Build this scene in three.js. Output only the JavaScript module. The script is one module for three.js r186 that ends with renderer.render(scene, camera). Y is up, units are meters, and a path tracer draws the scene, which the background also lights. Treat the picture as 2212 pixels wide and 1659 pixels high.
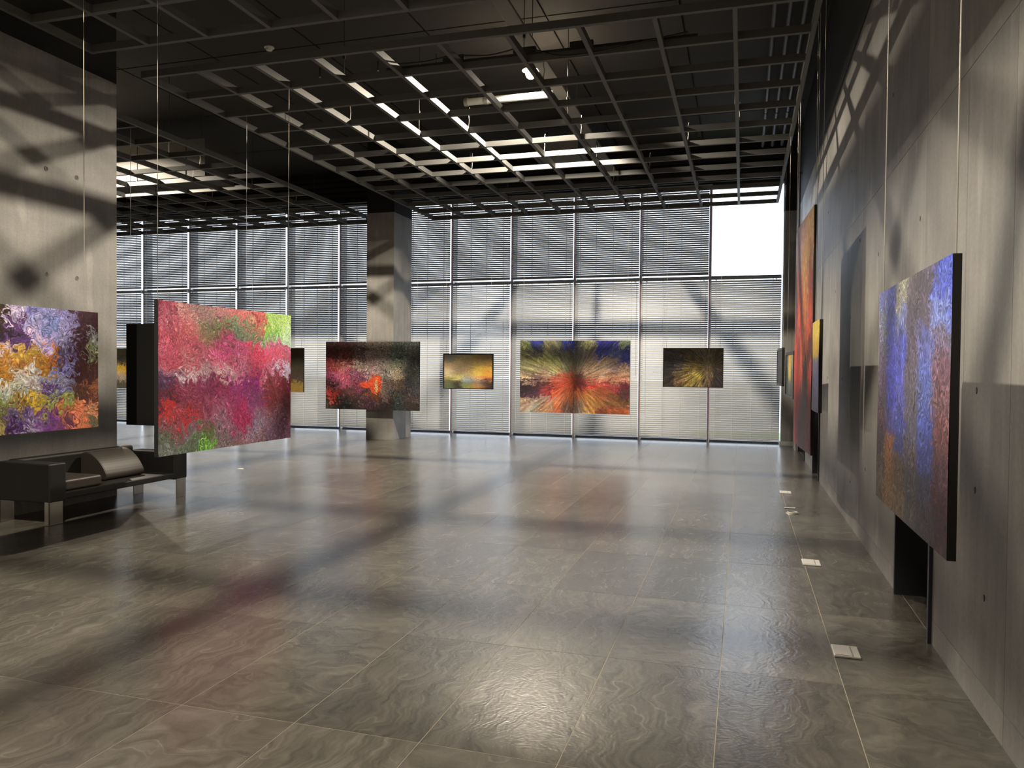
import * as THREE from 'three';
import { mergeGeometries } from 'three/addons/utils/BufferGeometryUtils.js';
import { RoundedBoxGeometry } from 'three/addons/geometries/RoundedBoxGeometry.js';

// ------------------------------------------------------------------ camera, sky, exposure
const scene = new THREE.Scene();
const camera = new THREE.PerspectiveCamera(52.91, 2212 / 1659, 0.05, 200);
camera.position.set(0, 1.5865, 0);
camera.rotation.set(THREE.MathUtils.degToRad(-1.173), THREE.MathUtils.degToRad(16.605), THREE.MathUtils.degToRad(0.5216), 'YXZ');
scene.add(camera);
scene.background = new THREE.Color().setRGB(0.86, 0.96, 1.1);      // bright overcast sky
scene.backgroundIntensity = 3.3;
const renderer = new THREE.WebGLRenderer({ antialias: true });
renderer.toneMapping = THREE.LinearToneMapping;
renderer.toneMappingExposure = 1.0;
renderer.shadowMap.enabled = true;
const LAMP_POWER = 155;                                             // candela of one bulb
const LAMP_COLOR = new THREE.Color().setRGB(1, 0.875, 0.69);

// ------------------------------------------------------------------ helpers
let seed = 12345;
const rnd = () => { seed = (seed * 1664525 + 1013904223) >>> 0; return seed / 4294967296; };
const taken = new Map();
function numbered(name) { const n = taken.get(name) || 0; taken.set(name, n + 1); return n ? name + '_' + String(n).padStart(3, '0') : name; }
function shade(o) { o.traverse((m) => { if (m.isMesh) { m.castShadow = true; m.receiveShadow = true; } }); return o; }
function mesh(name, geometry, material, parent = scene) {
  const m = new THREE.Mesh(geometry, material);
  m.name = parent === scene ? numbered(name) : name;
  m.castShadow = m.receiveShadow = true;
  parent.add(m);
  return m;
}
function thing(name, label, category, [x, y, z] = [0, 0, 0], turn = 0, group) {
  const o = new THREE.Group(); o.name = numbered(name); o.position.set(x, y, z); o.rotation.y = turn;
  o.userData = { label, category }; if (group) o.userData.group = group;
  scene.add(o); return o;
}
function structure(name, position = [0, 0, 0]) {
  const o = new THREE.Group(); o.name = name; o.position.set(...position); o.userData = { kind: 'structure' }; scene.add(o); return o;
}
// box by its limits; uv in metres
function worldUV(g, s = 1) {
  const p = g.attributes.position, n = g.attributes.normal, uv = new Float32Array(p.count * 2);
  for (let i = 0; i < p.count; i++) {
    const ax = Math.abs(n.getX(i)), ay = Math.abs(n.getY(i)), az = Math.abs(n.getZ(i));
    let u, v;
    if (ax >= ay && ax >= az) { u = p.getZ(i); v = p.getY(i); } else if (ay >= az) { u = p.getX(i); v = p.getZ(i); } else { u = p.getX(i); v = p.getY(i); }
    uv[i * 2] = u / s; uv[i * 2 + 1] = v / s;
  }
  g.setAttribute('uv', new THREE.BufferAttribute(uv, 2)); return g;
}
function lim(x0, x1, y0, y1, z0, z1, s = 3) {
  const g = new THREE.BoxGeometry(Math.abs(x1 - x0), Math.abs(y1 - y0), Math.abs(z1 - z0));
  g.translate((x0 + x1) / 2, (y0 + y1) / 2, (z0 + z1) / 2); return worldUV(g, s);
}
const box = (w, h, d, x = 0, y = 0, z = 0) => new THREE.BoxGeometry(w, h, d).translate(x, y, z);
const rbox = (w, h, d, r, x = 0, y = 0, z = 0, n = 3) => new RoundedBoxGeometry(w, h, d, n, r).translate(x, y, z);
function rod(r, a, b, seg = 6) {
  const A = new THREE.Vector3(...a), B = new THREE.Vector3(...b), d = B.clone().sub(A), g = new THREE.CylinderGeometry(r, r, d.length(), seg);
  g.applyQuaternion(new THREE.Quaternion().setFromUnitVectors(new THREE.Vector3(0, 1, 0), d.clone().normalize()));
  g.translate(...A.add(B).multiplyScalar(0.5).toArray()); return g;
}
// ------------------------------------------------------------------ noise and textures
const PERM = new Uint8Array(512); { const t = Array.from({ length: 256 }, (_, i) => i); let s = 99; for (let i = 255; i > 0; i--) { s = (s * 1103515245 + 12345) & 0x7fffffff; const j = s % (i + 1); [t[i], t[j]] = [t[j], t[i]]; } for (let i = 0; i < 512; i++) PERM[i] = t[i & 255]; }
const GX = [], GY = []; for (let i = 0; i < 32; i++) { GX.push(Math.cos(i * Math.PI / 16)); GY.push(Math.sin(i * Math.PI / 16)); }
function noise(x, y, px = 256, py = 256) {                         // gradient noise, repeats every px, py cells; about -0.7 .. 0.7
  const xi = Math.floor(x), yi = Math.floor(y), fx = x - xi, fy = y - yi;
  const m = (a, n) => ((a % n) + n) % n;
  const x0 = m(xi, px), x1 = m(xi + 1, px), y0 = m(yi, py), y1 = m(yi + 1, py);
  const u = fx * fx * fx * (fx * (fx * 6 - 15) + 10), v = fy * fy * fy * (fy * (fy * 6 - 15) + 10);
  const g = (a, b, dx, dy) => { const h = PERM[PERM[a & 255] + (b & 255)] & 31; return GX[h] * dx + GY[h] * dy; };
  const a = g(x0, y0, fx, fy), b = g(x1, y0, fx - 1, fy), c = g(x0, y1, fx, fy - 1), d = g(x1, y1, fx - 1, fy - 1);
  return a + u * (b - a) + v * (c - a + u * (a - b - c + d));
}
function fbm(x, y, o = 4, px = 256, py = 256) { let s = 0, a = 1, t = 0; for (let i = 0; i < o; i++) { s += a * noise(x, y, px, py); t += a; a *= 0.5; x *= 2; y *= 2; px *= 2; py *= 2; } return s / t * 1.5; }
const clamp = (v, a = 0, b = 1) => Math.min(b, Math.max(a, v));
const smooth = (a, b, v) => { const t = clamp((v - a) / (b - a)); return t * t * (3 - 2 * t); };
function texture(w, h, fill, srgb = true, repeat = true) {
  const data = new Uint8Array(w * h * 4), c = [0, 0, 0];
  for (let j = 0; j < h; j++) for (let i = 0; i < w; i++) {
    fill((i + 0.5) / w, (j + 0.5) / h, c);
    const k = (j * w + i) * 4; data[k] = clamp(c[0], 0, 255); data[k + 1] = clamp(c[1], 0, 255); data[k + 2] = clamp(c[2], 0, 255); data[k + 3] = 255;
  }
  const t = new THREE.DataTexture(data, w, h, THREE.RGBAFormat);
  t.magFilter = THREE.LinearFilter; t.minFilter = THREE.LinearMipmapLinearFilter; t.generateMipmaps = true;
  if (srgb) t.colorSpace = THREE.SRGBColorSpace;
  if (repeat) t.wrapS = t.wrapT = THREE.RepeatWrapping;
  t.needsUpdate = true; return t;
}
// concrete: 3 m square, vertical formwork streaks, blotches, pores
const concreteMap = texture(1024, 1024, (u, v, c) => {
  const streak = noise(u * 40, v * 3, 40, 3) * 0.5 + noise(u * 90, v * 2, 90, 2) * 0.3;
  const blot = fbm(u * 5, v * 5, 5, 5, 5), fine = noise(u * 128, v * 128, 128, 128), edge = noise(u * 14, v * 5 + 3, 14, 5);
  let k = 148 + streak * 16 + blot * 26 + fine * 9 + (edge > 0.32 ? 14 * smooth(0.32, 0.5, edge) : 0);
  if (noise(u * 220, v * 220, 220, 220) > 0.62) k -= 22;
  c[0] = k; c[1] = k * 0.985; c[2] = k * 0.965;
});
const concreteBump = texture(512, 512, (u, v, c) => { c[0] = c[1] = c[2] = 128 + noise(u * 24, v * 2, 24, 2) * 60 + fbm(u * 30, v * 30, 3, 30, 30) * 50; }, false);
// slate-look porcelain tiles, 0.6 x 1.2 m: six sheets
const tileMaps = [], tileBumps = [];
for (let k = 0; k < 6; k++) {
  const o = k * 17.3, along = k % 3 !== 1, tone = [0, 5, -6, 3, -3, 7][k];
  const field = (u, v) => {
    const X = u * 3 + o, Y = v * 6 + o * 0.7;
    const wx = fbm(X * 0.7 + 5, Y * 0.7, 3) * 0.8, wy = fbm(X * 0.7, Y * 0.7 + 9, 3) * 0.8;
    return along ? [X * 3.2 + wx * 2.4, Y * 0.55 + wy, X + wx, Y + wy] : [X * 0.8 + wx, Y * 2 + wy * 2.4, X + wx, Y + wy];
  };
  tileMaps.push(texture(256, 512, (u, v, c) => {
    const [a, b, x, y] = field(u, v);
    const flow = fbm(a, b, 4), cloud = fbm(x * 0.8, y * 0.8, 3), fine = noise(u * 90, v * 180);
    const vein = Math.pow(1 - Math.min(1, Math.abs(noise(a * 0.45 + 40, b * 0.9 + 11)) * 16), 3) * smooth(0.02, 0.25, noise(x * 0.9 + 7, y * 0.9));
    const crack = Math.pow(1 - Math.min(1, Math.abs(noise(a * 0.9 + 80, b * 1.5)) * 26), 2) * smooth(0.12, 0.3, noise(x * 0.7, y * 0.7 + 31));
    const l = 91 + tone + fbm(a * 2.6 + 3, b * 1.3, 3) * 17 + flow * 19 + cloud * 13 + fine * 6 + vein * 25 + crack * 14;
    c[0] = l * 1.0; c[1] = l * 0.965; c[2] = l * 0.9;
  }, true, false));
  tileBumps.push(texture(256, 512, (u, v, c) => {
    const [a, b, x, y] = field(u, v);
    c[0] = c[1] = c[2] = 128 + fbm(a * 1.4, b * 2.2, 3) * 70 + (1 - Math.abs(noise(x * 5, y * 5)) * 3) * 26 + noise(u * 40, v * 80) * 30;
  }, false, false));
}
// ------------------------------------------------------------------ materials
const std = (o) => new THREE.MeshStandardMaterial(o);
const lin = (r, g, b) => new THREE.Color().setRGB(r, g, b);
const M = {
  concrete: std({ map: concreteMap, bumpMap: concreteBump, bumpScale: 0.002, roughness: 0.55 }),
  concreteB: std({ map: concreteMap, bumpMap: concreteBump, bumpScale: 0.002, roughness: 0.55, color: lin(0.9, 0.9, 0.91) }),
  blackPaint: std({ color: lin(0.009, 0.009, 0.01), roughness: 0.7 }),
  ceiling: std({ color: lin(0.034, 0.03, 0.026), roughness: 0.8 }),
  joint: std({ color: lin(0.03, 0.03, 0.03), roughness: 0.9 }),
  hole: std({ color: lin(0.14, 0.14, 0.13), roughness: 0.9 }),
  grout: std({ color: lin(0.34, 0.3, 0.235), roughness: 0.8 }),
  beam: std({ color: lin(0.13, 0.13, 0.126), roughness: 0.6, metalness: 0.1 }),
  rod: std({ color: lin(0.06, 0.06, 0.06), roughness: 0.5, metalness: 0.5 }),
  wire: std({ color: lin(0.62, 0.6, 0.55), roughness: 0.35, metalness: 0.6 }),
  galv: std({ color: lin(0.42, 0.41, 0.39), roughness: 0.45, metalness: 0.4 }),
  tray: std({ color: lin(0.2, 0.18, 0.16), roughness: 0.6 }),
  white: std({ color: lin(0.72, 0.72, 0.7), roughness: 0.5 }),
  slat: std({ color: lin(0.41, 0.42, 0.43), roughness: 0.34 }),
  cord: std({ color: lin(0.8, 0.8, 0.8), roughness: 0.8 }),
  red: std({ color: lin(0.22, 0.025, 0.025), roughness: 0.6 }),
  mullion: std({ color: lin(0.12, 0.12, 0.13), roughness: 0.5, metalness: 0.4 }),
  mullionPale: std({ color: lin(0.55, 0.56, 0.57), roughness: 0.5, metalness: 0.2 }),
  canvasEdge: std({ color: lin(0.012, 0.012, 0.013), roughness: 0.85 }),
  frame: std({ color: lin(0.015, 0.014, 0.014), roughness: 0.4 }),
  leather: std({ color: lin(0.006, 0.0055, 0.0055), roughness: 0.58 }),
  leatherB: std({ color: lin(0.035, 0.029, 0.025), roughness: 0.45 }),
  chrome: std({ color: lin(0.55, 0.53, 0.5), roughness: 0.22, metalness: 1 }),
  steelDark: std({ color: lin(0.05, 0.055, 0.065), roughness: 0.45, metalness: 0.5 }),
  doorLeaf: std({ color: lin(0.01, 0.012, 0.018), roughness: 0.6 }),
  plate: std({ color: lin(0.62, 0.6, 0.58), roughness: 0.4 }),
  plateSeam: std({ color: lin(0.3, 0.29, 0.28), roughness: 0.5 }),
  acGrey: std({ color: lin(0.17, 0.16, 0.15), roughness: 0.5 }),
  duct: std({ color: lin(0.09, 0.085, 0.08), roughness: 0.7 }),
  brass: std({ color: lin(0.5, 0.48, 0.42), roughness: 0.4, metalness: 0.7 }),
  paleMetal: std({ color: lin(0.5, 0.51, 0.52), roughness: 0.5 }),
  glass: new THREE.MeshPhysicalMaterial({ color: 0xffffff, transmission: 1, thickness: 0, roughness: 0, ior: 1.45 }),
  paving: std({ color: lin(0.42, 0.42, 0.4), roughness: 0.9 }),
  grass: std({ color: lin(0.2, 0.32, 0.12), roughness: 1 }),
  bulb: std({ color: lin(1, 0.9, 0.7), emissive: lin(1, 0.8, 0.48), emissiveIntensity: 28, roughness: 0.3 }),
};
const WALL_R = 1.08, ZW = -17.45, TOP = 4.95, CEIL = 6.5, BACK = 4, LEFT = -17.35;

// ------------------------------------------------------------------ floor: grout bed and tiles
{
  const floor = structure('floor');
  mesh('grout_bed', lim(LEFT - 0.3, 1.7, -0.2, -0.0012, ZW - 0.35, BACK + 0.2), M.grout, floor);
  const TW = 0.6, TL = 1.203, X0 = 0.5117, Z0 = -2.9888;
  const geo = new THREE.BoxGeometry(TW - 0.0042, 0.02, TL - 0.0042);
  const mats = tileMaps.map((m, k) => new THREE.MeshPhysicalMaterial({ ior: 1.66, map: m, bumpMap: tileBumps[k], bumpScale: 0.0018, roughness: 0.25 }));
  const list = [];
  const cam = new THREE.Vector3();
  camera.updateMatrixWorld(); camera.updateProjectionMatrix();
  for (let i = -30; i <= 1; i++) for (let j = -4; j <= 12; j++) {
    const x = X0 + TW * (i + 0.5), z = Z0 - TL * (j + 0.5);
    if (x < LEFT || z > BACK || z < ZW - 0.6) continue;
    let seen = 0;
    for (const [dx, dz] of [[0, 0], [-0.3, -0.6], [0.3, 0.6], [0.3, -0.6], [-0.3, 0.6]]) {
      cam.set(x + dx, 0, z + dz).project(camera); if (Math.abs(cam.x) < 1 && Math.abs(cam.y) < 1 && cam.z < 1) seen++;
    }
    if (x < -7.2 && z > -7.6) seen = 0;
    const k = Math.floor(rnd() * 6), turn = rnd() < 0.5 ? Math.PI : 0;
    list.push({ x, z, k, turn, d: seen ? x * x + z * z : 1e6 + x * x + z * z });
  }
  list.sort((a, b) => a.d - b.d);
  const rest = [];
  list.forEach((t, n) => {
    const clip = Math.min(t.x + TW / 2, WALL_R + 0.5) - (t.x - TW / 2) < TW - 0.01;
    if (n < 300 && t.d < 1e6) { const m = mesh('tile', geo, mats[t.k], floor); m.position.set(t.x, -0.01, t.z); m.rotation.y = t.turn; } else rest.push(geo.clone().rotateY(t.turn).translate(t.x, -0.01, t.z));
  });
  const r = mesh('far_tiles', mergeGeometries(rest), mats[2], floor); r.userData.kind = 'stuff';
}
// ------------------------------------------------------------------ right wall: concrete panels with recessed joints, three doorways, black band above
const DOORS = [[-6.06, -4.99, 2.05], [-12.8, -11.85, 2.27], [-16.1, -14.5, 2.27]], DOOR_T = 2.27;
{
  const wall = structure('wall_right');
  const T = 0.45, g = 0.0016;
  const zs = [BACK, 1.7, -1.0, -3.7, -5.35, -8.0, -10.7, -13.4, -16.1, ZW - 0.1], ys = [0, 0.15, 3.12, TOP];
  mesh('core', mergeGeometries([lim(WALL_R + 0.012, WALL_R + T, DOOR_T, TOP, ZW - 0.3, BACK), lim(WALL_R + 0.012, WALL_R + T, DOORS[0][2], DOOR_T, DOORS[0][0], DOORS[0][1]),
    ...[[BACK, DOORS[0][1]], [DOORS[0][0], DOORS[1][1]], [DOORS[1][0], DOORS[2][1]], [DOORS[2][0], ZW - 0.3]].map(([a, b]) => lim(WALL_R + 0.012, WALL_R + T, 0, DOOR_T, b, a))]), M.joint, wall);
  for (let c = 0; c + 1 < zs.length; c++) for (let r = 0; r + 1 < ys.length; r++) {
    let parts = [[zs[c + 1] + g, zs[c] - g, ys[r] + (r ? g : 0), ys[r + 1] - g]];
    for (const [d0, d1, DOOR_H] of DOORS) {                                  // cut the doorways out of the panels
      const out = [];
      for (const [a, b, lo, hi] of parts) {
        if (b <= d0 || a >= d1 || lo >= DOOR_H) { out.push([a, b, lo, hi]); continue; }
        if (a < d0) out.push([a, d0, lo, hi]);
        if (b > d1) out.push([d1, b, lo, hi]);
        if (hi > DOOR_H) out.push([Math.max(a, d0), Math.min(b, d1), DOOR_H, hi]);
      }
      parts = out;
    }
    const gs = parts.filter(([a, b]) => b - a > 0.02).map(([a, b, lo, hi]) => { const q = lim(WALL_R, WALL_R + 0.02, lo, hi, a, b); const uv = q.attributes.uv; for (let i = 0; i < uv.count; i++) uv.setXY(i, uv.getX(i) + (c % 2) * 0.37 + r * 0.21, uv.getY(i)); return q; });
    if (gs.length) mesh('concrete_panel', gs.length > 1 ? mergeGeometries(gs) : gs[0], (c + r) % 2 ? M.concrete : M.concreteB, wall);
  }
  const disc = new THREE.CylinderGeometry(0.011, 0.011, 0.004, 12).rotateZ(Math.PI / 2);
  for (const [y, z] of [[3.71, -6.55], [3.7, -8.89], [2.56, -10.2], [2.57, -5.51], [1.5, -4.19], [1.02, -4.18], [2.86, -8.19], [2.15, -8.76], [3.71, -4.2], [2.57, -7.1], [1.5, -9.4], [0.7, -7.6], [0.45, -8.6], [0.55, -4.0], [3.72, -11.2], [1.5, -10.9]]) { const m = mesh('tie_hole', disc, M.hole, wall); m.position.set(WALL_R - 0.0005, y, z); m.scale.set(1, 1.5, 1); }
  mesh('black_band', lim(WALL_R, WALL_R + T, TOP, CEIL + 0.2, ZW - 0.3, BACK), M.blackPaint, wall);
}
DOORS.forEach(([a, b, DOOR_H], i) => {
  const d = structure('door_' + (i + 1), [WALL_R, 0, (a + b) / 2]); const w = b - a, t = 0.035, D = 0.44;
  mesh('jamb', box(D + 0.02, DOOR_H, t, D / 2 - 0.01, DOOR_H / 2, -w / 2 + t / 2), M.doorLeaf, d);
  mesh('jamb', box(D + 0.02, DOOR_H, t, D / 2 - 0.01, DOOR_H / 2, w / 2 - t / 2), M.steelDark, d);
  mesh('head', box(D + 0.02, t, w - 2 * t, D / 2 - 0.01, DOOR_H - t / 2, 0), M.steelDark, d);
  const leaf = mesh('leaf', box(0.045, DOOR_H - t - 0.012, w - 2 * t - 0.008, D - 0.06, (DOOR_H - t) / 2, 0), M.doorLeaf, d);
  mesh('handle', mergeGeometries([rod(0.009, [D - 0.085, 1.02, w / 2 - 0.12], [D - 0.14, 1.02, w / 2 - 0.12], 8), rod(0.009, [D - 0.14, 1.02, w / 2 - 0.12], [D - 0.14, 1.02, w / 2 - 0.25], 8)]), M.galv, leaf);
  mesh('backing', box(0.02, DOOR_H, w, D + 0.02, DOOR_H / 2, 0), M.doorLeaf, d);
});
// ------------------------------------------------------------------ left pier wall, free column, corner pillar, back and far-left walls
{
  const w = structure('wall_left');
  mesh('concrete_face', lim(-7.9, -7.25, 0, TOP, -7.58, BACK), M.concrete, w);
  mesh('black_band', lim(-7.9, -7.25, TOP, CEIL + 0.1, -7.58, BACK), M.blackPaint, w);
  const ring = new THREE.TorusGeometry(0.022, 0.006, 6, 16).rotateY(Math.PI / 2), disc = new THREE.CylinderGeometry(0.018, 0.018, 0.004, 12).rotateZ(Math.PI / 2);
  for (const z of [-6.6, -7.0]) for (const y of [3.7, 2.565, 1.43]) { const m = mesh('tie_hole', disc, M.hole, w); m.position.set(-7.249, y, z); const q = mesh('tie_ring', ring, M.concreteB, w); q.position.set(-7.2505, y, z); }
  const c = structure('column');
  mesh('concrete_shaft', lim(-7.93, -7.28, 0, TOP, -16.3, -15.36), M.concrete, c);
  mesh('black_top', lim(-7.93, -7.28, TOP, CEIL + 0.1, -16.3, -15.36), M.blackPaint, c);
  const p = structure('corner_pillar');
  mesh('shaft', lim(0.8, WALL_R, 0.09, TOP, ZW - 0.2, -17.28), M.concreteB, p);
  mesh('plinth', lim(0.78, WALL_R, 0, 0.09, ZW - 0.2, -17.26), M.paleMetal, p);
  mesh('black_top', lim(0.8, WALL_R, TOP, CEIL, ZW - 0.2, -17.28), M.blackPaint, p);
  const b = structure('wall_back'); mesh('face', lim(LEFT - 0.3, 1.7, 0, CEIL + 0.1, BACK, BACK + 0.2), M.concreteB, b);
  const l = structure('wall_far_left'); mesh('face', lim(LEFT - 0.3, LEFT, 0, CEIL + 0.1, ZW - 0.3, BACK), M.concreteB, l);
}
// ------------------------------------------------------------------ ceiling: black boards
{
  const c = structure('ceiling');
  mesh('slab', lim(LEFT - 0.3, 1.7, CEIL + 0.03, CEIL + 0.25, ZW - 0.35, BACK + 0.2), M.joint, c);
  const W = 1.82, L = 2.42, geo = new THREE.BoxGeometry(W - 0.03, 0.04, L - 0.03);
  for (let i = 0; i < 11; i++) for (let j = 0; j < 9; j++) {
    const x = 0.95 - W * (i + 0.5), z = BACK - L * (j + 0.5);
    if (x < LEFT - 0.9) continue;
    const m = mesh('board', geo, M.ceiling, c); m.position.set(x, CEIL + 0.015, z);
  }
  const hd = structure('trim_1');
  mesh('header', lim(LEFT - 0.3, 1.6, 5.63, CEIL + 0.1, ZW - 0.3, ZW - 0.05), M.blackPaint, hd);
  for (let k = 0; k < 5; k++) mesh('header_fin', lim(LEFT, WALL_R, 5.68 + k * 0.14, 5.76 + k * 0.14, ZW - 0.05, ZW + 0.06), M.blackPaint, hd);
}
// ------------------------------------------------------------------ window bays and venetian blinds
const BAY = 1.507, BX = 0.8, ORD = ['first', 'second', 'third', 'fourth', 'fifth', 'sixth', 'seventh', 'eighth', 'ninth', 'tenth', 'eleventh', 'twelfth'];
{
  const ZG = ZW - 0.16;
  for (let k = 0; k < 12; k++) {
    const x1 = BX - BAY * k, x0 = x1 - BAY;
    const w = structure('window_' + (k + 1));
    mesh('mullion', lim(x0 - 0.028, x0 + 0.028, 0, 5.64, ZG - 0.14, ZW - 0.005), M.mullionPale, w);
    if (k < 7) mesh('red_cord', rod(0.007, [x0, 0.02, ZW + 0.01], [x0, 5.6, ZW + 0.01], 6), M.red, w);
    mesh('sill', lim(x0 + 0.025, x1 - 0.025, 0, 0.05, ZG - 0.05, ZG + 0.05), M.mullion, w);
    mesh('transom', lim(x0 + 0.025, x1 - 0.025, 3.59, 3.65, ZG - 0.05, ZG + 0.05), M.mullion, w);
    mesh('head', lim(x0 + 0.025, x1 - 0.025, 5.58, 5.64, ZG - 0.05, ZG + 0.05), M.mullion, w);
    mesh('pane', lim(x0 + 0.025, x1 - 0.025, 0.05, 3.59, ZG - 0.004, ZG + 0.004), M.glass, w);
    mesh('pane', lim(x0 + 0.025, x1 - 0.025, 3.65, 5.58, ZG - 0.004, ZG + 0.004), M.glass, w);
  }
  const P = 0.0465, W = BAY - 0.058, slat = slatShape(W, 0.0443);
  // a slat is a shallow arc in section
  function slatShape(len, w) {
    const g = new THREE.BoxGeometry(len, 0.0012, w, 1, 1, 3), p = g.attributes.position;
    for (let i = 0; i < p.count; i++) p.setY(i, p.getY(i) + 0.0028 * (1 - (2 * p.getZ(i) / w) ** 2));
    g.computeVertexNormals(); return g;
  }
  const cordGeo = (h) => mergeGeometries([box(0.009, h, 0.0015, 0, h / 2, 0.0105), box(0.009, h, 0.0015, 0, h / 2, -0.0105)]);
  const lowTilt = [73, 73, 72, 73, 58, 73, 72, 73, 71, 72, 70, 68], upTilt = [0, 73, 72, 74, 73, 73, 72, 74, 73, 73, 71, 66];
  for (let k = 0; k < 12; k++) for (const upper of [false, true]) {
    if (upper && k === 0) continue;                                  // this pane has no blind
    const xc = BX - BAY * (k + 0.5), y0 = upper ? 3.66 : 0.07, y1 = upper ? 5.62 : 3.6;
    const where = k === 0 ? 'beside the corner pillar' : 'in the ' + ORD[k] + ' window bay from the corner pillar';
    const b = thing('venetian_blind', (upper ? 'upper' : 'tall lower') + ' white venetian blind ' + where, 'blind', [xc, y0, ZW + 0.05], 0, upper ? 'upper row of venetian blinds' : 'lower row of venetian blinds');
    const tilt = THREE.MathUtils.degToRad(upper ? upTilt[k] : lowTilt[k]);
    const h = y1 - y0 - 0.05, n = Math.floor((h - 0.03) / P);
    mesh('head_rail', box(W, 0.05, 0.055, 0, h + 0.025, 0), M.slat, b);
    for (const s of [-1, 1]) mesh('bracket', box(0.03, 0.04, 0.14, s * (W / 2 - 0.1), h + 0.02, -0.09), M.mullion, b);
    mesh('bottom_rail', box(W, 0.02, 0.045, 0, 0.012, 0), M.slat, b);
    for (let s = 0; s < n; s++) { const m = mesh('slat', slat, M.slat, b); m.position.set(0, 0.045 + P * s, 0); m.rotation.x = tilt; }
    const cg = cordGeo(h);
    for (const u of [-0.62, -0.25, 0.14, 0.56]) { const m = mesh('ladder_cord', cg, M.cord, b); m.position.x = u; }
    if (!upper && k > 0 && k < 6) mesh('pull_cord', rod(0.0025, [W / 2 - 0.05, h, 0.045], [W / 2 - 0.05, h - 1.5 - 0.3 * (k % 3), 0.045], 5), M.red, b);
  }
}
{
  const g = structure('ground'); mesh('paving', lim(-70, 50, -0.3, -0.1, -110, ZW - 0.35), M.paving, g);
  mesh('lawn_strip', lim(-1.2, 3, -0.1, -0.06, -21.5, -18.4), M.grass, g);
}
// ------------------------------------------------------------------ suspended steel grids (four modules)
const GP = 0.757, GB = 5.02, GT = 5.1;
function channel(len) {                                              // open-topped steel channel lying along x
  const w = 0.046, h = GT - GB, t = 0.004;
  return mergeGeometries([box(len, t, w, 0, t / 2, 0), box(len, h, t, 0, h / 2, w / 2), box(len, h, t, 0, h / 2, -w / 2)]);
}
function grid(label, x1, nx, z1, nz, rods) {
  const gname = thing('ceiling_grid', label, 'ceiling grid', [x1, GB, z1], 0, 'suspended steel ceiling grids');
  const lx = nx * GP + 0.05, lz = nz * GP + 0.05;
  const gx = channel(lx), gz = channel(lz).rotateY(Math.PI / 2);
  for (let i = 0; i <= nx; i++) { const m = mesh('beam', gz, M.beam, gname); m.position.set(-GP * i, 0, -GP * nz / 2); }
  for (let j = 0; j <= nz; j++) { const m = mesh('cross_beam', gx, M.beam, gname); m.position.set(-GP * nx / 2, 0.002, -GP * j); }
  const rg = mergeGeometries([rod(0.005, [0, 0.03, 0], [0, CEIL - GB, 0], 5), rod(0.016, [0, 0.3, 0], [0, 0.4, 0], 6)]);
  const hook = mergeGeometries([rod(0.006, [0.02, 0.02, 0.03], [0.03, 0.12, 0.03], 5), rod(0.005, [0.03, 0.12, 0.03], [0.02, 0.2, 0.03], 5), rod(0.006, [0.02, 0.2, 0.03], [0.032, 0.3, 0.03], 5)]);
  for (let i = 1; i < nx; i += 3) for (let j = 1; j < nz; j += 3) { const m = mesh('hanger_rod', rg, M.rod, gname); m.position.set(-GP * i - 0.03, 0, -GP * j - 0.03); }
  if (rods) for (const [i, j] of [[4, 2], [4, 5], [2, 6], [6, 4], [5, 6], [3, 8], [1, 5], [7, 7], [4, 9], [8, 3], [1, 9]]) { const m = mesh('wire_hook', hook, M.wire, gname); m.position.set(-GP * i, 0.06, -GP * j); }
  return gname;
}
const GX1 = 0.64, GZ1 = -7.675;
grid('large dark steel grid hung over the middle of the gallery, around the lit bulb', GX1, 10, GZ1, 12, true);
grid('nearest dark steel grid, cut by the top edge of the photo', GX1, 10, -6.9 + GP * 12, 12, false);
grid('dark steel grid hung left of the column, before the left windows', -8.4, 11, GZ1, 12, true);
// ------------------------------------------------------------------ lamps
function bulbLamp(label, x, z) {
  const t = thing('pendant_bulb', label, 'lamp', [x, 6.05, z], 0, 'bare ceiling bulbs');
  const pts = [[0.001, -0.105], [0.035, -0.098], [0.062, -0.078], [0.078, -0.04], [0.076, 0.0], [0.056, 0.035], [0.034, 0.065], [0.022, 0.085]].map(([a, b]) => new THREE.Vector2(a, b));
  mesh('bulb', new THREE.LatheGeometry(pts, 20), M.bulb, t);
  const capPts = [[0.001, 0.17], [0.03, 0.165], [0.034, 0.11], [0.07, 0.095], [0.115, 0.06], [0.135, 0.02], [0.131, 0.02], [0.111, 0.055], [0.066, 0.09], [0.03, 0.1], [0.001, 0.1]].map(([a, b]) => new THREE.Vector2(a, b));
  mesh('reflector', new THREE.LatheGeometry(capPts, 20), M.galv, t);
  mesh('cord', rod(0.005, [0, 0.165, 0], [0, CEIL - 6.05, 0], 6), M.rod, t);
  const l = new THREE.SpotLight(LAMP_COLOR, LAMP_POWER, 0, THREE.MathUtils.degToRad(80), 0.26, 2); l.position.set(0, -0.02, 0); l.target.position.set(0, -3, 0); l.target.name = 'aim'; t.add(l.target);
  l.castShadow = true; l.shadow.radius = 2.1; l.shadow.mapSize.set(1024, 1024); l.name = 'light'; t.add(l);
  return t;
}
bulbLamp('glowing bare bulb above the middle ceiling grid', -3.12, -11.3);
bulbLamp('ceiling bulb out of view above the camera', -3.12, -1.9);
bulbLamp('ceiling bulb hidden behind the left concrete wall', -12.1, -11.3);
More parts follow.
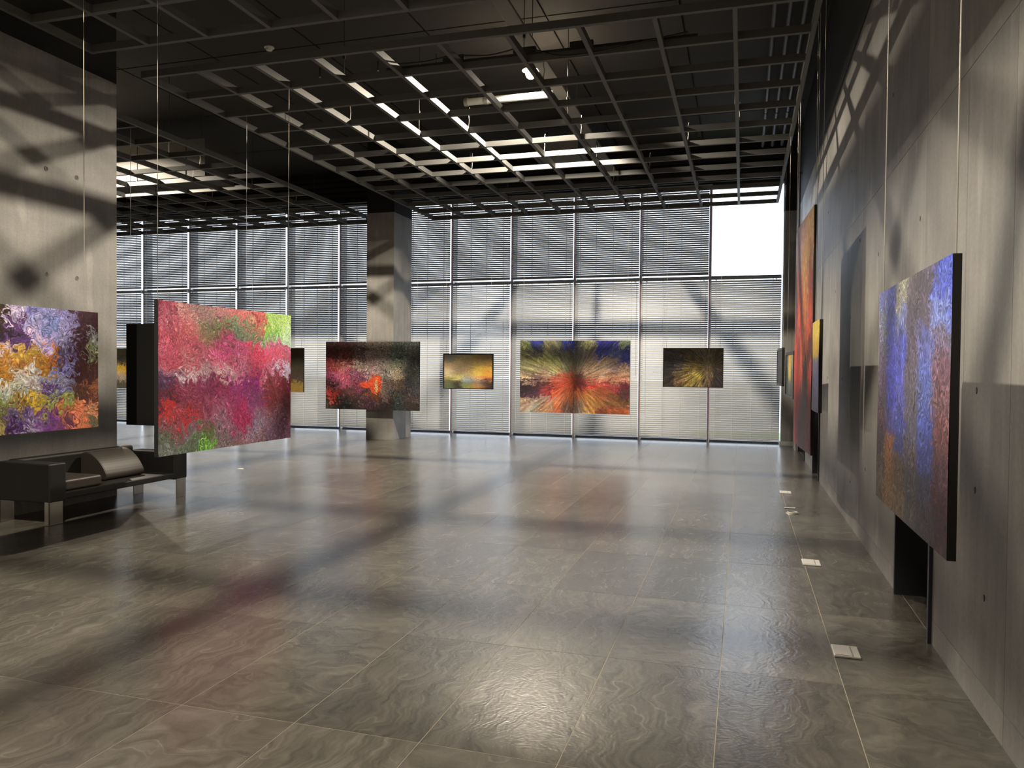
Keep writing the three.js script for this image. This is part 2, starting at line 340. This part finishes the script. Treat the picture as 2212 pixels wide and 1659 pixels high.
// ------------------------------------------------------------------ services under the ceiling
{
  const t = thing('cable_tray', 'long brown cable tray under the ceiling beside the lit bulb', 'cable tray', [-2.72, 5.79, 0]);
  mesh('tray_floor', box(0.18, 0.012, 20, 0, 0, -6.6), M.tray, t);
  for (const s of [-1, 1]) mesh('tray_side', box(0.008, 0.03, 20, s * 0.09, 0.012, -6.6), M.tray, t);
  for (let k = 0; k < 7; k++) mesh('tray_hanger', rod(0.006, [0.06, 0.02, 1.5 - k * 2.8], [0.06, CEIL - 5.79, 1.5 - k * 2.8], 5), M.rod, t);
  const p = thing('white_pipe', 'short white pipe lit just below the glowing bulb', 'pipe', [-3.62, 5.87, -11.8]);
  mesh('tube', rod(0.055, [-0.72, 0, 0], [0.72, 0, 0], 14), M.white, p);
  for (const x of [-0.4, -0.74]) mesh('coupling', rod(0.064, [x, 0, 0], [x + 0.06, 0, 0], 14), M.galv, p);
  for (const x of [-0.5, 0.55]) mesh('hanger', rod(0.006, [x, 0.03, 0], [x, CEIL - 5.87, 0], 5), M.rod, p);
  const c = thing('ceiling_air_conditioner', 'boxy grey air conditioner cassette above the middle grid', 'air conditioner', [-3.52, 5.75, -15.1]);
  mesh('body', box(0.84, 0.3, 0.8, 0, 0.19, 0), M.acGrey, c);
  const pan = mesh('panel', rbox(1.02, 0.045, 0.9, 0.02, 0, 0.02, 0), M.acGrey, c);
  mesh('grille', mergeGeometries([-0.2, -0.12, -0.04, 0.04, 0.12, 0.2].map((z) => box(0.5, 0.008, 0.03, 0, -0.005, z))), M.plateSeam, pan);
  for (const s of [-1, 1]) mesh('air_slot', box(0.03, 0.008, 0.5, s * 0.42, -0.005, 0), M.steelDark, pan);
  for (const [x, z] of [[-0.38, -0.36], [0.38, -0.36], [-0.38, 0.36], [0.38, 0.36]]) mesh('hanger', rod(0.006, [x, 0.3, z], [x, CEIL - 5.75, z], 5), M.rod, c);
  const names = ['grey conduit nearest the right wall under the ceiling', 'grey conduit second from the right wall under the ceiling', 'grey conduit third from the right wall under the ceiling'];
  [0.72, 0.53, 0.34].forEach((x, i) => {
    const t2 = thing('conduit', names[i], 'conduit', [x, 6.27, -8.2], 0, 'conduits along the right wall');
    mesh('tube', rod(0.035, [0, 0, 8.8], [0, 0, -8.8], 10), M.mullion, t2);
    for (let k = 0; k < 5; k++) mesh('clamp', mergeGeometries([rod(0.043, [0, 0, 7 - k * 3.4], [0, 0, 6.95 - k * 3.4], 10), rod(0.006, [0, 0, 7 - k * 3.4], [0, CEIL - 6.279, 7 - k * 3.4], 5)]), M.rod, t2);
  });
  const d = thing('air_duct', 'dark square air duct glowing in lamplight above the left grid', 'air duct', [-11.7, 5.25, -13.1]);
  mesh('casing', box(3.4, 0.72, 0.9, 0, 0.36, 0), M.duct, d);
  for (const x of [-1.1, 0.1, 1.25]) mesh('flange', box(0.03, 0.75, 0.93, x, 0.36, 0), M.duct, d);
  for (const x of [-0.6, 0.6, 1.5]) mesh('hanger', rod(0.008, [x, 0.7, 0.3], [x, CEIL - 5.25, 0.3], 5), M.rod, d);
  const k = thing('lighting_track', 'black lighting track with adapter boxes on the near grid beam', 'lighting track', [-2.3, GT + 0.004, GZ1 - GP]);
  mesh('rail', box(3.6, 0.03, 0.036, 0, 0.015, 0), M.rod, k);
  for (const x of [-0.95, -0.1, 0.55]) mesh('adapter', box(0.26, 0.06, 0.05, x, 0.06, 0), M.rod, k);
  const curve = new THREE.CatmullRomCurve3([[-1.7, 0.06, 0.03], [-1.3, 0.05, 0.03], [-0.95, 0.08, 0.03], [-0.5, 0.04, 0.03], [-0.1, 0.08, 0.03], [0.3, -0.06, 0.05], [0.7, -0.07, 0.06], [1.1, -0.02, 0.05], [1.7, 0.05, 0.03]].map((q) => new THREE.Vector3(...q)));
  mesh('cable', new THREE.TubeGeometry(curve, 40, 0.009, 6), M.rod, k);
  const sd = thing('smoke_detector', 'round white smoke detector on the ceiling, upper left', 'smoke detector', [-7.05, CEIL, -10.4]);
  mesh('base', new THREE.CylinderGeometry(0.075, 0.075, 0.02, 20).translate(0, -0.012, 0), M.white, sd);
  mesh('cover', new THREE.CylinderGeometry(0.06, 0.045, 0.035, 20).translate(0, -0.04, 0), M.white, sd);
  [['leftmost', -6.72], ['middle', -5.67], ['rightmost', -4.66]].forEach(([w, x]) => {
    const s = thing('sprinkler_head', w + ' of three small white sprinkler heads left of the bulb', 'sprinkler', [x, CEIL - 0.005, -11.33], 0, 'ceiling sprinklers');
    mesh('pipe', rod(0.012, [0, 0, 0], [0, -0.15, 0], 8), M.rod, s);
    mesh('cone', new THREE.CylinderGeometry(0.014, 0.036, 0.06, 12).translate(0, -0.18, 0), M.white, s);
  });
}
{
  const names = ['thin pale pipe on the right wall nearest the corner pillar', 'thin pale pipe on the right wall just before the tall red canvas'];
  [-16.7, -16.35].forEach((z, i) => {
    const t = thing('wall_pipe', names[i], 'pipe', [WALL_R - 0.045, 0, z], 0, 'vertical pipes in the far right corner');
    mesh('tube', rod(0.022, [0, 0, 0], [0, CEIL - 0.02, 0], 8), M.galv, t);
    for (const y of [0.6, 2.2, 3.9, 5.5]) mesh('bracket', box(0.06, 0.03, 0.06, 0.012, y, 0), M.mullion, t);
  });
}
// ------------------------------------------------------------------ paintings
const hex = (s) => [parseInt(s.slice(0, 2), 16), parseInt(s.slice(2, 4), 16), parseInt(s.slice(4, 6), 16)];
// rows of colours (top row first) laid out as patches, torn and swirled by noise; style sets how the paint was dragged
function paint(w, h, rows, { style = 'swirl', seed: sd = 1, warp = 0.05, fine = 0.02, streak = 30, light = 0.5, ratio = 1.5, freq = 3, spots = [], centre = [0.5, 0.55], pull = 0.11, gain = 1 } = {}) {
  const G = rows.map((r) => r.split(' ').map(hex)), R = G.length;
  const soft = style === 'flat' ? 0 : 0.3;
  const at = (x, y, c) => {
    const yy = clamp(y, 0, 0.9999) * R - 0.5, y0 = Math.floor(yy), fy = smooth(soft, 1 - soft, yy - y0);
    c[0] = c[1] = c[2] = 0;
    for (let j = 0; j < 2; j++) {
      const row = G[clamp(y0 + j, 0, R - 1)], C = row.length, xx = clamp(x, 0, 0.9999) * C - 0.5, x0 = Math.floor(xx), fx = smooth(soft, 1 - soft, xx - x0);
      const A = row[clamp(x0, 0, C - 1)], B = row[clamp(x0 + 1, 0, C - 1)], wj = j ? fy : 1 - fy;
      for (let q = 0; q < 3; q++) c[q] += wj * (A[q] + (B[q] - A[q]) * fx);
    }
  };
  const o = sd * 13.7;
  return texture(w, h, (u, v0, c) => {
    const v = 1 - v0, X = u * ratio, Y = v;                         // v: 0 at the top
    let fx, fy;
    if (style === 'radial') { const dx = X - ratio * centre[0], dy = Y - centre[1], r = Math.hypot(dx, dy) + 1e-3, a = Math.atan2(dy, dx); fx = a * 2.2 + 20; fy = Math.log(r + 0.12) * 1.8; }
    else if (style === 'flat') { fx = X * 1.5; fy = Y * 7; } else if (style === 'upright') { fx = X * 6; fy = Y * 1.6; } else { fx = X * freq; fy = Y * freq; }
    let ru = 0, rv = 0, rk = 0;
    if (style === 'radial') { const dx = X - ratio * centre[0], dy = Y - centre[1], r = Math.hypot(dx, dy) + 1e-3, a = Math.atan2(dy, dx), n = noise(a * 7 + 60, Math.log(r + 0.1) * 3 + o) + 0.5 * noise(a * 15 + 60, Math.log(r + 0.1) * 5 + o); ru = dx / r * n * pull * Math.min(1, r * 3); rv = dy / r * n * pull * Math.min(1, r * 3); rk = noise(a * 13 + 90, Math.log(r + 0.1) * 2.2) + 0.7 * noise(a * 28 + 90, Math.log(r + 0.1) * 3.5 + o); }
    const w1 = fbm(fx + o, fy + o * 0.3, 4), w2 = fbm(fx * 1.1 + o + 31, fy * 1.1 + 17, 4);
    const q1 = noise(fx * 3 + w1 * 4 + o, fy * 3 + w2 * 4), q2 = noise(fx * 3 + w2 * 4 + 50, fy * 3 - w1 * 4 + o);
    const q3 = noise(fx * 7 + q1 * 6, fy * 7 + q2 * 6 + o), q4 = noise(fx * 7 + q2 * 6 + 70, fy * 7 - q1 * 6 + o);
    at(u + (w1 * warp * 2 + q1 * fine * 4 + q3 * fine * 4 + ru) / ratio, v + w2 * warp * 2 + q2 * fine * 4 + q4 * fine * 4 + rv, c);
    for (const [su, sv, ru, rv, col] of spots) { const d = Math.hypot((u - su) / ru, (v - sv) / rv) + q1 * 0.5 + q3 * 0.2, k = 1 - smooth(0.85, 1.05, d), S = hex(col); for (let q = 0; q < 3; q++) c[q] += (S[q] - c[q]) * k; }
    const s = noise(fx * 5 + q1 * 8 + o, fy * 5 + q2 * 8 + 20) + rk, ridge = Math.pow(1 - Math.min(1, Math.abs(noise(fx * 4 + q1 * 5 + q3, fy * 4 + q2 * 5 + 60)) * 5), 2);
    const k = 1 + (s * 1.6 + q3 * 0.8) * streak / 100 + (ridge - 0.2) * light * 0.5 * smooth(-0.2, 0.3, noise(fx * 1.5 + 90, fy * 1.5 + o));
    for (let q = 0; q < 3; q++) c[q] = (c[q] * k + ridge * light * 44 * smooth(0, 0.3, q1)) * (q === 2 ? 1.14 : 1) * gain;
  }, true, false);
}
const art = (t) => std({ map: t, roughness: 0.55 });
// painting of width w and height h; local +z is its face; wires rise to the grid
function painting(label, w, h, tex, [x, y, z], turn, { frame = 0, depth = 0.045, wires = true, wireGap = 0.06, group = 'paintings hung on wires', bend = 0 } = {}) {
  const t = thing('painting', label, 'painting', [x, y, z], turn, group);
  if (frame) {
    const f = frame, d = depth;
    mesh('frame', mergeGeometries([box(w, f, d, 0, h / 2 - f / 2, 0), box(w, f, d, 0, -h / 2 + f / 2, 0), box(f, h - 2 * f, d, -w / 2 + f / 2, 0, 0), box(f, h - 2 * f, d, w / 2 - f / 2, 0, 0)]), M.frame, t);
    mesh('canvas', new THREE.BoxGeometry(w - 2 * f, h - 2 * f, 0.008).translate(0, 0, d / 2 - 0.012), art(tex), t);
    mesh('back_board', box(w - 2 * f, h - 2 * f, 0.006, 0, 0, -d / 2 + 0.006), M.canvasEdge, t);
  } else {
    const g = new THREE.PlaneGeometry(w, h, 24, 24), p = g.attributes.position;
    for (let i = 0; i < p.count; i++) { const X = p.getX(i), Y = p.getY(i); p.setZ(i, depth / 2 + 0.002 + bend * (Math.cos(X / w * Math.PI) * 0.6 + 0.5 * Math.sin(Y / h * 7 + X * 4) * 0.3)); }
    g.computeVertexNormals();
    const m = mesh('canvas', g, art(tex), t); m.material.side = THREE.DoubleSide;
    mesh('stretcher', box(w, h, depth, 0, 0, 0), M.canvasEdge, t);
  }
  if (wires) for (const s of [-1, 1]) mesh('wire', rod(0.0028, [s * (w / 2 - wireGap), h / 2 - 0.01, 0], [s * (w / 2 - wireGap), GB + 0.01 - y, 0], 5), M.wire, t);
  return t;
}
const HP = Math.PI / 2;
// the row along the left: faces towards +x; local x runs towards -z
{
  const A = paint(512, 384, ['3a2a18 3a2a18 3a2a18 3a2a18 c8b8c8 8080b0 9090b8 8a84a8 40202a 3a181e', '3a2a18 4a3040 2a1828 2a1828 5a3a60 a8a0c0 7a88b0 a098b8 3a1a20 381a1e', '5a4060 44284a 44284a 44284a 5a3868 c8b0cc b0a0c8 8a88a0 3a1c20 8c9080', 'c8a040 d0b8b0 c08830 d0b8b0 c8a040 b09030 d07838 504058 3c1c20 707a50', 'b07a28 c08830 c08830 c08830 a87030 b08038 b07828 7a7aa0 3a1a1c 402018', 'a87030 b07a28 b07a28 b07a28 d0c0a0 d8d8c0 a0a0a8 909098 3c1a18 3a1a18', 'b8c0a0 c8ccb0 c8ccb0 c8ccb0 b8c0a0 b0a090 5a3c68 707090 50301c 804c28', '90a050 90a050 90a050 90a050 a08038 e0b838 a0a850 98a048 48241c 5a2c1c', '706080 807050 807050 807050 706080 806888 704070 b06838 e08050 c08050', 'e0cc70 503060 e0cc70 e0cc70 503060 a090a0 784080 6a3848 d87848 605838'], { seed: 1, warp: 0.06, fine: 0.035, streak: 40, light: 0.8, ratio: 1.4, freq: 2.6 });
  painting('violet, ochre and maroon canvas cut by the left edge of the photo', 1.38, 0.985, A, [-5.35, 1.54, -4.67], HP, { wireGap: 0.12 });
  const B = paint(640, 448, ['a85058 c08070 c89a88 c8867a d07868 d86858 a0c860 b0d868', 'b05860 c87870 8a8058 88985c 7a8a60 a87858 88c040 b8e090', 'a84850 b86058 8a7050 b06060 788060 708058 90a870 b0d8a8', 'b04c58 b05058 a85058 d05078 d85878 d84858 d86078 c06070', 'a84850 a85858 9c5058 c05868 d06070 d84860 e04858 b86068', '906068 c0a8a0 a08078 b08880 c07080 c04858 c87080 c0b8c0', '503048 803040 782c48 7c2840 882860 902868 883840 701c24', '582030 783040 742840 802848 8c3058 804060 7c2c30 782830', 'b02c28 803038 843848 8c4858 982850 883860 883838 703030', '804848 a83030 885058 906068 982448 885868 905860 885050', '586048 705858 506030 786060 885860 807078 906870 805060', '687060 586848 70a840 786860 806058 886868 806070 785060'], { seed: 2, warp: 0.05, fine: 0.026, streak: 36, light: 1.2, gain: 1.08, ratio: 1.5, freq: 3.6 });
  painting('large pink and crimson canvas with green corners, hung in front of the sofa', 2.25, 1.5, B, [-5.35, 1.457, -7.2], HP, { wireGap: 0.02 });
}
// seen from behind: black back of a canvas facing the windows
{
  const T = paint(128, 96, ['604030 806040', '403830 705848'], { seed: 3 });
  painting('black back of a large canvas turned to the windows, behind the pink one', 2.05, 1.46, T, [-7.53, 1.445, -9.15], Math.PI, { depth: 0.06, wireGap: 0.05 });
}
// the row before the windows: faces towards +z
{
  const P3 = paint(512, 352, ['3a1c18 4a2a20 504034 786a58 706858 5a6250 707868', '501c18 5a2420 604840 807060 787460 506050 585c4c', 'a04038 b06858 a89878 98806c 9c9078 808060 3c4038', 'a85068 9c4450 703c48 b09080 706858 a89870 3a4034', '4a2c2c 9c4858 70303c 604040 605040 6c5844 383838', 'b03c30 503028 38241c 58301c 786050 384034 40342c', '2c2018 20201c 2c2020 3c1c28 382c28 28302a 302820'], { seed: 4, warp: 0.05, fine: 0.03, streak: 80, light: 1.5, ratio: 1.5, freq: 4.2, spots: [[0.545, 0.62, 0.07, 0.14, 'e84c20'], [0.46, 0.63, 0.1, 0.05, 'e04a24'], [0.55, 0.66, 0.018, 0.1, 'c89858']] });
  painting('dark tangled canvas with an orange patch, hung in front of the column', 2.24, 1.485, P3, [-7.73, 1.395, -15.245], 0);
  const P4 = paint(320, 224, ['787468 8a8260 8c8258 7a6a3c 74603c', '8a8468 a49460 8c7a50 94804a 8c7240', 'b49c68 98865a 8a7850 a8923c a88840', 'c0a878 8c7c60 a08a54 c8a848 c8a040', 'b4a878 8c7c50 b09858 e0b850 d89038', '80783c b0a860 8c9484 d8a058 c07840', '585838 383424 6c7c7c 807868 483830', '4c5434 2c2c1c 68703c a07434 3c2c24'], { style: 'flat', gain: 1.25, seed: 5, warp: 0.07, fine: 0.03, streak: 18, light: 0.3, ratio: 1.45 });
  painting('small black framed landscape with a golden sky', 1.115, 0.745, P4, [-5.507, 1.508, -15.245], 0, { frame: 0.022 });
  const P5 = paint(640, 416, ['98a060 404c90 b0a870 8c8c70 384494 787c70 a8a868 3a4090 3c3c90 88986c', '8c9460 585c58 8c9060 5c6050 60644c 6c6c60 706c60 3c3c80 505c80 3c4484', 'a0a068 989858 a8a860 8c9450 707050 6c6c54 806c50 a08868 8c7c68 3c4080', 'b0a870 98905c a09868 b0a060 707050 806c50 98805c 9c8464 887060 a08464', '988460 705848 8c6c50 a05840 a8482c 503024 8c6848 a87c5c a07450 9c7050', '302028 402024 602824 b04830 b84c30 602020 a83028 984030 883430 602028', '382830 483038 802c28 b85430 b05c34 a85c30 98602c 904828 684020 402824', 'a08868 8c7458 907c60 a86840 985c38 90603c 9c6c30 805828 704c28 604020', '988468 8c8c74 a07850 a85c34 685040 807058 a87c34 703820 804020 904c28'], { style: 'radial', seed: 6, warp: 0.035, fine: 0.026, streak: 24, light: 0.8, gain: 1.1, ratio: 1.54 });
  painting('wide canvas bursting outward in blue, yellow and red', 2.248, 1.463, P5, [-3.245, 1.42, -15.245], 0);
  const P6 = paint(320, 208, ['282420 302a20 38301c 504a30 58543c 383420', '2c2824 38322c 4c4020 50481c 585030 403820', '302c28 50483c 70602c 70602c 685838 44382c', '2c2a24 5c5030 988440 908038 70603c 382e28', '302820 685030 807034 807038 584830 302828'], { style: 'radial', centre: [0.78, 0.45], pull: 0.12, seed: 7, warp: 0.04, fine: 0.02, streak: 60, light: 0.5, ratio: 1.5 });
  painting('small dark framed picture with a dim yellow glow, rightmost before the blinds', 1.133, 0.757, P6, [-0.913, 1.627, -15.245], 0, { frame: 0.014 });
  const I = paint(160, 128, ['7c7450 6c6448', '50483c 5c5038', 'd0a838 c89830', 'a89878 988868', '504c38 58503c'], { seed: 8, warp: 0.06, fine: 0.03, freq: 8 });
  painting('yellow and grey canvas sliver between the left wall and the black back', 1.4, 0.965, I, [-14.35, 1.505, -15.245], 0);
  const J = paint(160, 128, ['282018 38301c 40301c', '2c2018 30281c 38301c', '302018 2c2018 34281c', 'a08028 584420 806828'], { seed: 9, warp: 0.06, fine: 0.03, freq: 9 });
  painting('dark brown canvas peeping out behind the right side of the pink one', 1.4, 0.985, J, [-10.117, 1.5, -15.245], 0);
}
// the row along the right wall: faces towards -x; local x runs towards +z
{
  const F = paint(448, 352, ['6870a0 5058b0 a0a080 585050 585058 5060c0', '808890 5058b8 7880a0 504850 605860 7080b8', '787080 4c54b8 5058a8 585058 6068a0 706878', '786878 4850b8 5058b0 605a60 6070b0 785860', '706068 484eb0 5860a8 686468 6070a8 7c5a58', '785860 585898 5058a0 6a6870 5868b0 805450', '604c50 a87040 505890 706460 5860a0 644448', '706048 b07c40 806848 605c58 505060 5c3038', '806c48 a88450 907c58 686058 4c4448 502c34'], { style: 'swirl', seed: 10, warp: 0.04, fine: 0.02, streak: 45, light: 0.9, ratio: 1.4, freq: 2.8 });
  painting('thick violet-blue canvas with an orange lower corner, nearest on the right wall', 1.385, 1.0, F, [0.662, 1.471, -3.5], -HP, { depth: 0.026, wireGap: 0.02, bend: 0.006 });
  const Gt = paint(352, 512, ['8c5848 703828 a07868 b08030 c09038', '784848 803028 b08850 c89038 b07828', '602820 b83c20 e08030 d08c30 a83c20', '803020 e86030 c83820 e08030 d84820', 'd84828 902c18 e06028 d87028 602018', 'd84830 b03820 d85028 503830 c84830', 'd85038 902828 604038 483838 903830', 'd05040 803838 504040 5c4448 804848'], { style: 'upright', gain: 0.85, seed: 11, warp: 0.05, fine: 0.02, streak: 35, light: 0.4, ratio: 0.7 });
  painting('tall flame red and orange canvas near the far right doorway', 1.72, 2.47, Gt, [0.645, 1.985, -9.0], -HP + 0.033, { depth: 0.03, bend: 0.03 });
  const Hh = paint(160, 192, ['c8b030 d0b838', 'b09830 c8a028', '585460 605c70', '484858 585c78', '505060 585870'], { style: 'upright', seed: 12, warp: 0.03, ratio: 0.8 });
  painting('small yellow over slate grey canvas beside the tall red one', 0.66, 0.84, Hh, [0.672, 1.63, -7.74], -HP, { depth: 0.03, bend: 0.012 });
  const fr2 = paint(160, 128, ['6a6858 c0a040 8c8858', '404838 c8b050 606450', '505c50 707868 606858'], { seed: 13, warp: 0.05 });
  painting('black framed picture with yellow middle, left of the tall red canvas', 1.25, 0.645, fr2, [0.65, 1.53, -11.5], -HP + 0.03, { frame: 0.04 });
  const fr1 = paint(128, 96, ['383838 484844', '303030 403c38'], { seed: 14 });
  painting('black framed dark picture farthest along the right wall', 1.15, 0.66, fr1, [0.65, 1.65, -14.5], -HP + 0.03, { frame: 0.04 });
}
// ------------------------------------------------------------------ sofa against the left wall, facing +x
{
  const s = thing('sofa', 'low black leather sofa with chrome plate legs against the left wall', 'sofa', [-6.85, 0, -6.88]);
  // local: x -0.37 (back) .. 0.4 (front), z +0.98 (near arm) .. -0.99 (far arm)
  mesh('armrest', rbox(0.68, 0.385, 0.2, 0.018, 0.055, 0.415, 0.88), M.leather, s);
  mesh('armrest', rbox(0.68, 0.33, 0.22, 0.018, 0.055, 0.385, -0.86), M.leather, s);
  mesh('seat_platform', rbox(0.66, 0.065, 1.56, 0.012, 0.06, 0.27, 0.01), M.leather, s);
  mesh('seat_cushion', rbox(0.56, 0.115, 0.5, 0.03, 0.06, 0.362, 0.52), M.leatherB, s);
  mesh('backrest', rbox(0.12, 0.36, 1.6, 0.03, -0.29, 0.43, 0.01), M.leather, s);
  const pr = new THREE.Shape(); pr.moveTo(-0.22, 0); pr.lineTo(0.1, 0); pr.quadraticCurveTo(0.13, 0.02, 0.11, 0.06); pr.quadraticCurveTo(0.04, 0.2, -0.1, 0.27); pr.quadraticCurveTo(-0.2, 0.3, -0.22, 0.24); pr.closePath();
  const bg = new THREE.ExtrudeGeometry(pr, { depth: 0.54, bevelEnabled: true, bevelSize: 0.012, bevelThickness: 0.012, bevelSegments: 3, curveSegments: 10 }); bg.translate(0.02, 0.32, -0.53);
  mesh('back_cushion', bg, M.leatherB, s);
  for (const [x, z] of [[0.385, 0.9], [-0.24, 0.9], [0.385, -0.87], [-0.24, -0.87]]) mesh('leg', mergeGeometries([rbox(0.012, 0.235, 0.16, 0.004, x, 0.1175, z - 0.0, 2), rbox(0.06, 0.235, 0.012, 0.004, x - 0.024, 0.1175, z + (z > 0 ? 0.074 : -0.074), 2)]), M.chrome, s);
}
// ------------------------------------------------------------------ floor boxes
{
  const names = ['nearest pale floor socket plate by the blue canvas doorway', 'pale floor socket plate second from the camera', 'farthest pale floor socket plate, near the second doorway'];
  [[0.582, -4.68], [0.567, -6.78], [0.56, -10.6]].forEach(([x, z], i) => {
    const t = thing('floor_socket', names[i], 'floor socket', [x, 0, z], 0, 'floor sockets along the right wall');
    mesh('plate', rbox(0.14, 0.012, 0.185, 0.005, 0, 0.006, 0), M.plate, t);
    mesh('lid', box(0.088, 0.003, 0.16, -0.02, 0.0132, 0), M.plate, t);
    mesh('seam', box(0.004, 0.0032, 0.17, 0.028, 0.0132, 0), M.plateSeam, t);
  });
  const r = thing('floor_ring', 'small round brass floor cap between two socket plates', 'floor cap', [0.56, 0, -9.1]);
  mesh('cap', new THREE.CylinderGeometry(0.07, 0.075, 0.008, 20).translate(0, 0.004, 0), M.brass, r);
  mesh('pull_ring', new THREE.TorusGeometry(0.05, 0.007, 6, 20).rotateX(HP).translate(0, 0.011, 0), M.plate, r);
  const q = thing('floor_tab', 'tiny pale floor tab just beyond the round cap', 'floor cap', [0.55, 0, -9.42]);
  mesh('plate', rbox(0.12, 0.008, 0.06, 0.003, 0, 0.004, 0), M.plate, q);
  const d = thing('floor_stud', 'tiny white stud on the floor left of the column', 'floor stud', [-7.37, 0, -10.15]);
  mesh('plate', new THREE.CylinderGeometry(0.045, 0.05, 0.008, 14).translate(0, 0.004, 0), M.white, d);
}
renderer.render(scene, camera);
